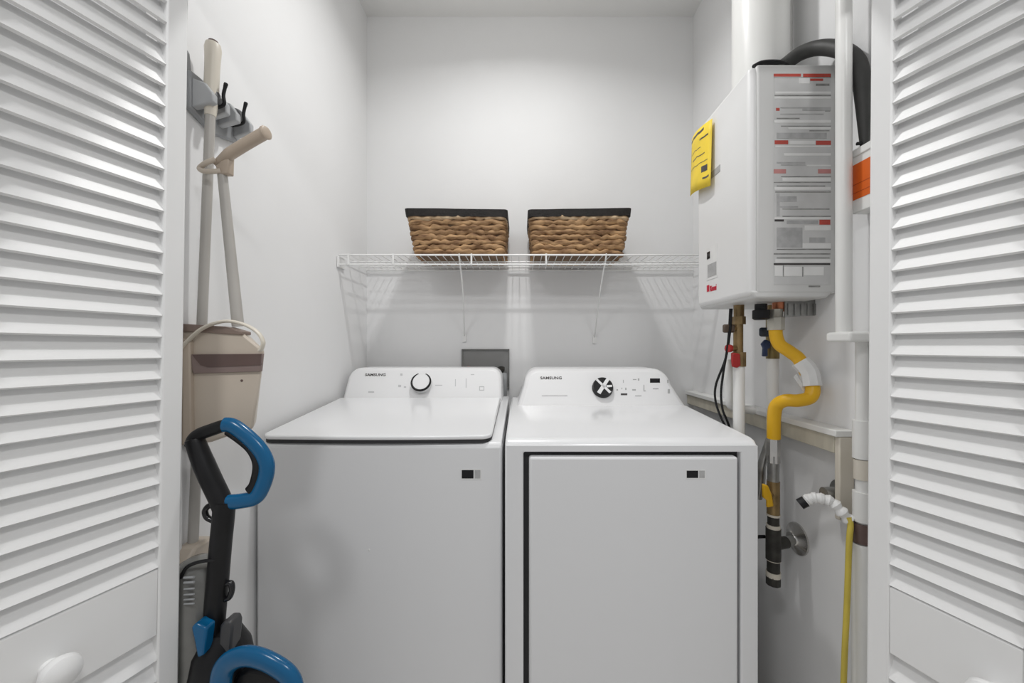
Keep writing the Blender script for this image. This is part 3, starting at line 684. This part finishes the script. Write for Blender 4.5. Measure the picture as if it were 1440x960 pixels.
o = kid(obj('escutcheon', lathe([(0.020, 0.022), (0.024, 0.016), (0.046, 0.004), (0.047, 0.0)], (XR - 0.0005, IY + 0.034, z), (-1, 0, 0), 28), CHROME, gp_)); o['label'] = 'round chrome wall plate'
zz = CZ - (694 - VY) / F * IY
v = kid(obj('lever', prism([(IX - 0.042, IY - 0.020, zz + 0.036), (IX - 0.026, IY - 0.020, zz + 0.030), (IX - 0.016, IY - 0.020, zz + 0.006), (IX - 0.010, IY - 0.020, zz - 0.030), (IX - 0.030, IY - 0.020, zz - 0.034), (IX - 0.030, IY - 0.020, zz - 0.012), (IX - 0.042, IY - 0.020, zz - 0.004)], (0, 0.010, 0)), YEL, gp_, bevel=0.004)); v['label'] = 'yellow shutoff lever'
obj('stem', tube([(IX - 0.018, IY - 0.015, zz), (IX, IY, zz)], 0.007, 10), BRASS, v)
# braided metal dryer connector beside the valve
tag(obj('braided_connector', tube(smooth_path([at(1084, 615, 1.165), at(1077, 635, 1.165), at(1071, 655, 1.17), at(1070, 676, 1.18), at(1066, 700, 1.19)], 6), 0.0115, 12), GALV), 'grey braided metal connector between dryer and gas valve', 'connector')
tag(obj('gas_tube', tube(smooth_path([(IX - 0.012, IY + 0.02, 0.645), (IX - 0.04, IY + 0.022, 0.642), (IX - 0.058, IY + 0.04, 0.625), (IX - 0.066, IY + 0.1, 0.60)], 6), 0.005, 8), BLACK), 'thin black tube running from the iron pipe behind the dryer', 'tube')

# ------------------------------------------------------------------ ledge on the right wall
lw = thing('wall_ledge', 'cream wooden ledge along the right wall below the heater, with corner post', 'ledge', (XR, 1.3, 0.9))
kid(obj('cap_board', box(0.787, XR - 0.0005, 0.968, 1.86, 0.985, 1.001), PVC, lw, bevel=0.002))
kid(obj('apron_board', box(0.797, XR - 0.0005, 0.986, 1.86, 0.940, 0.9845), CREAM, lw, bevel=0.002))
kid(obj('post', box(0.7975, XR - 0.0005, 0.969, 0.9855, 0.775, 0.9845), CREAML, lw, bevel=0.003))

# white wrapped spigot with black cap
sp = thing('wrapped_spigot', 'white tape-wrapped spigot with black cap poking from the right wall', 'spigot', at(1190, 726, 0.93))
SP = [at(*q) for q in ((1194, 731, 0.935), (1182, 718, 0.94), (1170, 706, 0.95), (1156, 701, 0.96), (1142, 700, 0.97), (1132, 705, 0.975))]
pp = smooth_path(SP, 8); n = len(pp)
kid(obj('wrap', tube(pp, [0.0125 + 0.0025 * math.sin(i * 1.1) * (1 if i % 3 else 0.2) for i in range(n)], 12), TAPE, sp))
e = SP[-1]; dirv = (SP[-1] - SP[-2]).normalized()
kid(obj('cap', tube([e - dirv * 0.002, e + dirv * 0.014], 0.013, 12), BLACK, sp))
kid(obj('wall_plate', lathe([(0.015, 0.05), (0.016, 0.012), (0.034, 0.008), (0.036, 0.0)], (XR - 0.0005, 1.005, at(1184, 694, 1.0).z), (-1, 0, 0), 20), GALV, sp))
# yellow hose to the floor
tag(obj('drain_hose', tube(smooth_path([at(1193, 727, 0.93), at(1196, 738, 0.925), at(1194, 765, 0.92), at(1191, 850, 0.92), at(1187, 940, 0.92), at(1183, 1100, 0.92), (0.765, 0.92, 0.03), (0.755, 0.90, 0.008)], 8), 0.0065, 10), YHOSE), 'thin yellow hose hanging from the wrapped spigot to the floor', 'hose')

# ------------------------------------------------------------------ tool rack on left wall
rk = thing('tool_holder', 'grey plastic broom holder with black hooks on the left wall', 'tool rack', (XL, 0.92, 1.78))
kid(obj('back_plate', prism([(XL + 0.0005, 0.858, 1.826), (XL + 0.0005, 0.858, 1.742), (XL + 0.0005, 0.93, 1.722), (XL + 0.0005, 1.012, 1.742), (XL + 0.0005, 1.012, 1.806), (XL + 0.0005, 0.93, 1.828)], (0.016, 0, 0)), GREYP, rk, bevel=0.004))
kid(obj('hanger_tab', prism([(XL + 0.001, 0.862, 1.826), (XL + 0.001, 0.874, 1.826), (XL + 0.001, 0.869, 1.868), (XL + 0.001, 0.864, 1.872)], (0.004, 0, 0)), GREYP, rk))
GREYD = mat('dark_grey_rubber', (0.10, 0.10, 0.105), 0.5)
GREYL = mat('mid_grey_plastic', (0.44, 0.45, 0.46), 0.4, var=0.05, nscale=14)
for i, (y0, y1) in enumerate(((0.862, 0.905), (0.935, 0.985))):
    c = kid(obj('clamp', prism([(XL + 0.015, y0, 1.812), (XL + 0.045, y0, 1.800), (XL + 0.062, y0, 1.776), (XL + 0.062, y0, 1.758), (XL + 0.015, y0, 1.745)], (0, 0.016, 0)), GREYL, rk, bevel=0.003))
    obj('roller', lathe([(0.0, 0), (0.012, 0.001), (0.014, 0.006), (0.014, 0.026), (0.012, 0.03), (0.0, 0.031)], (XL + 0.044, y0 + 0.02, 1.765), (0, 0.15, 1), 16), GREYD, c)
    kid(obj('clamp', prism([(XL + 0.015, y1, 1.812), (XL + 0.045, y1, 1.800), (XL + 0.060, y1, 1.780), (XL + 0.060, y1, 1.758), (XL + 0.015, y1, 1.745)], (0, 0.014, 0)), GREYL, rk, bevel=0.003))
for (hx, hy, d) in ((318, 117, 0.89), (346, 144, 0.953)):
    tip = at(hx, hy, d)
    base = Vector((XL + 0.014, d + 0.002, tip.z - 0.050))
    pth = smooth_path([base, base + Vector((0.026, 0, -0.006)), base + Vector((0.050, 0, 0.002)), Vector((tip.x - 0.006, d, tip.z - 0.026)), tip], 6)
    hk = kid(obj('hook', tube(pth, [0.0036] * (len(pth) - 3) + [0.0040, 0.0044, 0.0038], 10), BLACK, rk))

# broom
bt = at(300, 60, 0.885); bb = at(284, 455, 0.872)
ax = (bb - bt).normalized()
L = 1.16
br = thing('broom', 'broom with pale handle and cream bristles hanging in the wall holder', 'broom', bt + ax * L)
kid(obj('pole', tube([bt + ax * 0.12, bt + ax * (L - 0.02)], 0.0098, 14), POLE, br))
kid(obj('grip', tube([bt + ax * t for t in (0, 0.004, 0.015, 0.04, 0.07, 0.11, 0.15, 0.17)], [0.009, 0.0145, 0.0165, 0.0150, 0.0145, 0.0145, 0.013, 0.0105], 16), CREAML, br))
kid(obj('grip_cap', tube([bt - ax * 0.003, bt + ax * 0.004], 0.0095, 14), BROWN, br))
hb = bt + ax * L
kid(obj('head_block', prism([(hb.x - 0.016, hb.y - 0.02, hb.z + 0.03), (hb.x - 0.022, hb.y - 0.05, hb.z - 0.005), (hb.x - 0.022, hb.y - 0.05, hb.z - 0.03), (hb.x - 0.022, hb.y + 0.045, hb.z - 0.03), (hb.x - 0.022, hb.y + 0.045, hb.z - 0.005), (hb.x - 0.016, hb.y + 0.03, hb.z + 0.03)], (0.042, 0, 0)), CREAMP, br, bevel=0.006))
kid(obj('bristles', prism([(hb.x - 0.018, hb.y - 0.046, hb.z - 0.03), (hb.x - 0.026, hb.y - 0.064, hb.z - 0.13), (hb.x - 0.026, hb.y + 0.058, hb.z - 0.13), (hb.x - 0.018, hb.y + 0.042, hb.z - 0.03)], (0.036, 0, 0)), BRISTLE, br))

# lobby dustpan clipped to the broom pole
dp = thing('upright_dustpan', 'beige upright dustpan with smoky brown window clipped to the broom', 'dustpan', (-0.65, 0.89, 1.0))
y0 = 0.852
xz = lambda px, py: ((px - VX) / F * y0, CZ - (py - VY) / F * y0)
outl = [(254.6, 458), (340, 467), (372, 493), (356, 603), (322, 613), (296, 622), (256, 628)]
bm = bmesh.new(); A_ = [bm.verts.new((xz(a, b)[0], y0, xz(a, b)[1])) for a, b in outl]
B_ = [bm.verts.new((-0.748 + (v.co.x + 0.748) * 0.80, y0 + 0.055, v.co.z)) for v in A_]
bm.faces.new(A_); bm.faces.new(B_[::-1])
for i in range(len(A_)): bm.faces.new((A_[i], B_[i], B_[(i + 1) % len(A_)], A_[(i + 1) % len(A_)]))
kid(obj('pan_body', bm, CREAMP, dp, bevel=0.006, seg=3))
kid(obj('rim_strip', prism([(xz(a, b)[0], y0 - 0.004, xz(a, b)[1]) for a, b in ((256, 455), (318, 459), (342, 466), (342, 471), (256, 466))], (0, 0.03, 0)), mat('rim_brown', (0.24, 0.18, 0.15), 0.4), dp, bevel=0.002))
wnd = kid(obj('window', prism([(xz(a, b)[0], y0 - 0.006, xz(a, b)[1]) for a, b in ((272, 498), (371, 497), (368.5, 522), (275, 525), (273, 520))], (0, 0.008, 0)), mat('smoky_taupe', (0.24, 0.18, 0.165), 0.3, var=0.06), dp, bevel=0.001)); wnd['label'] = 'smoky brown window strip'
obj('window_shade', prism([(xz(a, b)[0], y0 - 0.0075, xz(a, b)[1]) for a, b in ((274, 498.5), (370.5, 497.5), (369.5, 513), (296, 516), (286, 513), (280, 506))], (0, 0.004, 0)), BROWN, wnd)
kid(obj('side_flange', prism([(xz(a, b)[0], y0 - 0.010, xz(a, b)[1]) for a, b in ((255, 474), (272, 478), (274, 620), (256, 626))], (0, 0.02, 0)), mat('tan_plastic', (0.52, 0.44, 0.36), 0.4), dp, bevel=0.003))
kid(obj('keyhole', lathe([(0.003, 0), (0.0028, 0.001)], (xz(340, 535)[0], y0 + 0.0003, xz(340, 535)[1]), (0, -1, 0), 10), BROWN, dp))
kid(obj('carry_loop', tube(smooth_path([(xz(a, b)[0], y0 - 0.012, xz(a, b)[1]) for a, b in ((256, 496), (270, 480), (288, 464), (308, 455), (328, 452), (350, 457), (367, 467), (375, 480), (373, 490), (370, 493))], 6), 0.0036, 10, flat=1.7), CREAML, dp))
c0 = at(312, 238, 0.868); c1 = at(334, 450, 0.876)
kid(obj('pole', tube([c0, c0.lerp(c1, 1.04)], [0.0095, 0.0118], 14), POLE, dp))
h0 = at(314, 236, 0.866); h1 = at(300, 232, 0.868)
kid(obj('t_grip', tube(smooth_path([at(303, 231, 0.866), at(318, 220, 0.862), at(335, 209, 0.855), at(355, 197, 0.848), at(371, 188, 0.842), at(376, 186, 0.840)], 6), [0.006 + 0.0065 * min(1, k / 8) for k in range(25)] + [0.0140, 0.0145, 0.0145, 0.0135, 0.011, 0.005], 14), TAN, dp))
kid(obj('grip_neck', prism([at(302, 232, 0.858), at(322, 217, 0.856), at(321, 244, 0.858), at(306, 244, 0.858), at(304, 238, 0.858)], (0, 0.018, 0)), TAN, dp, bevel=0.003))
kid(obj('pole_clip', tube(smooth_path([at(310, 240, 0.860), at(298, 241, 0.852), at(285, 240, 0.850), at(281, 236, 0.856), at(290, 229, 0.852), at(303, 224, 0.857)], 6), 0.0055, 10), CREAMP, dp))

# ------------------------------------------------------------------ upright vacuum
D = 0.79
va = thing('upright_vacuum', 'black upright vacuum cleaner with blue loop handle in front of the washing machine', 'vacuum', at(290, 960, D).xy.to_3d())
def loop(ptl, r, m, nm, sides=14, flat=1.0, d=D, par=va, k=6):
    return kid(obj(nm, tube(smooth_path([at(a, b, dd) for a, b, dd in [(q + (d,))[:3] for q in ptl]], k), r, sides, flat=flat, up=(0, 1, 0)), m, par))
loop([(273, 616), (275, 622), (285, 648), (298, 677), (310, 702), (316, 718)], [0.008, 0.012, 0.0145] + [0.016 + 0.003 * min(1, i / 10) for i in range(28)], BLACK, 'neck')
loop([(270, 627), (273, 617), (282, 610), (298, 604), (316, 598), (322, 598)], 0.0118, BLACK, 'handle_top', flat=1.1)
loop([(316, 597), (328, 599), (346, 612), (364, 630), (374, 648), (375, 664), (369, 684), (359, 699), (340, 704), (320, 706)], 0.0122, BLUE, 'handle_loop', flat=1.25)
loop([(322, 603), (338, 614), (354, 628), (363, 644), (365, 660), (360, 682), (353, 692)], 0.0075, BLACK, 'handle_lining', flat=1.9)
loop([(316, 704), (314, 730), (310, 770), (305, 830), (300, 890), (298, 960)], 0.0195, BLACK, 'tube', 16)
for a in ([(303, 712), (294, 711), (288.5, 718), (291, 727), (300, 732)], [(318, 820), (325, 820), (326, 830), (322, 840), (312, 843)]):
    loop(a, 0.0055, BLACKG, 'cord_hook')
# release clip
kid(obj('clip', prism([at(a, b, D - 0.02) for a, b in ((309, 880), (314, 874), (324, 874), (327, 882), (324, 918), (316, 922), (306, 910))], (0, 0.03, 0)), mat('charcoal', (0.05, 0.05, 0.052), 0.35), va, bevel=0.004))
# canister behind, left
cb = at(266, 960, D + 0.02)
cx0, cy0 = at(269, 900, 0.80).x, 0.80
kid(obj('dust_bin', lathe([(0.02, -0.30), (0.042, -0.296), (0.044, 0.0), (0.043, 0.085), (0.036, 0.108), (0.018, 0.118), (0.0, 0.120)], (cx0 + 0.012, cy0 + 0.004, 0.655), (0, 0, 1), 30), SMOKE, va))
kid(obj('bin_rim', tube(smooth_path([at(254, 812, 0.765), at(262, 798, 0.765), at(276, 791, 0.765), at(292, 788, 0.77), at(304, 787, 0.775)], 6), 0.0035, 8), BLACK, va))
for k, yy in enumerate((812, 819, 828, 836, 843, 849)):
    p0 = at(259, yy, 0.760); p1 = at(273, yy - 1, 0.757)
    kid(obj('vent_slot', tube([p0, p1], 0.0022 if k < 2 else 0.0016, 8), GREYP, va))
kid(obj('blue_latch', prism([at(a, b, 0.748) for a, b in ((268, 882), (275, 876), (282, 880), (290, 884), (286, 922), (277, 926), (272, 900))], (0, 0.025, 0)), BLUE, va, bevel=0.004))['label'] = 'blue bin release latch'
kid(obj('motor_body', lathe([(0.05, 0.0), (0.068, 0.02), (0.07, 0.18), (0.066, 0.36), (0.050, 0.46), (0.030, 0.50), (0.018, 0.505)], at(313, 960, 0.80).xy.to_3d() + Vector((0, 0, 0.13)), (0, 0, 1), 28), BLACK, va))
# lower blue carry handle
loop([(309, 1010, 0.755), (310, 965, 0.748), (314, 942, 0.745), (326, 928, 0.742), (346, 922, 0.738), (368, 926, 0.734), (390, 937, 0.730), (406, 950, 0.728), (413, 968, 0.728), (412, 1000, 0.735), (400, 1040, 0.75)], 0.0135, BLUE, 'carry_handle', flat=1.5)
kid(obj('carry_handle_core', prism([at(a, b, 0.765) for a, b in ((326, 960), (334, 946), (350, 940), (372, 944), (395, 954), (402, 980), (396, 1040), (330, 1040))], (0, 0.02, 0)), BLACK, va, bevel=0.008))
hx = at(313, 960, 0.80).x
kid(obj('floor_head', prism([(hx - 0.055, 0.66, 0.01), (hx + 0.19, 0.66, 0.01), (hx + 0.19, 0.68, 0.06), (hx + 0.17, 0.80, 0.11), (hx + 0.03, 0.84, 0.15), (hx - 0.055, 0.84, 0.15)][:0] or [(hx - 0.06, 0.655, 0.004), (hx - 0.06, 0.87, 0.004), (hx - 0.06, 0.87, 0.10), (hx - 0.06, 0.80, 0.15), (hx - 0.06, 0.70, 0.075), (hx - 0.06, 0.655, 0.05)], (0.27, 0, 0)), BLACK, va, bevel=0.012, seg=3))
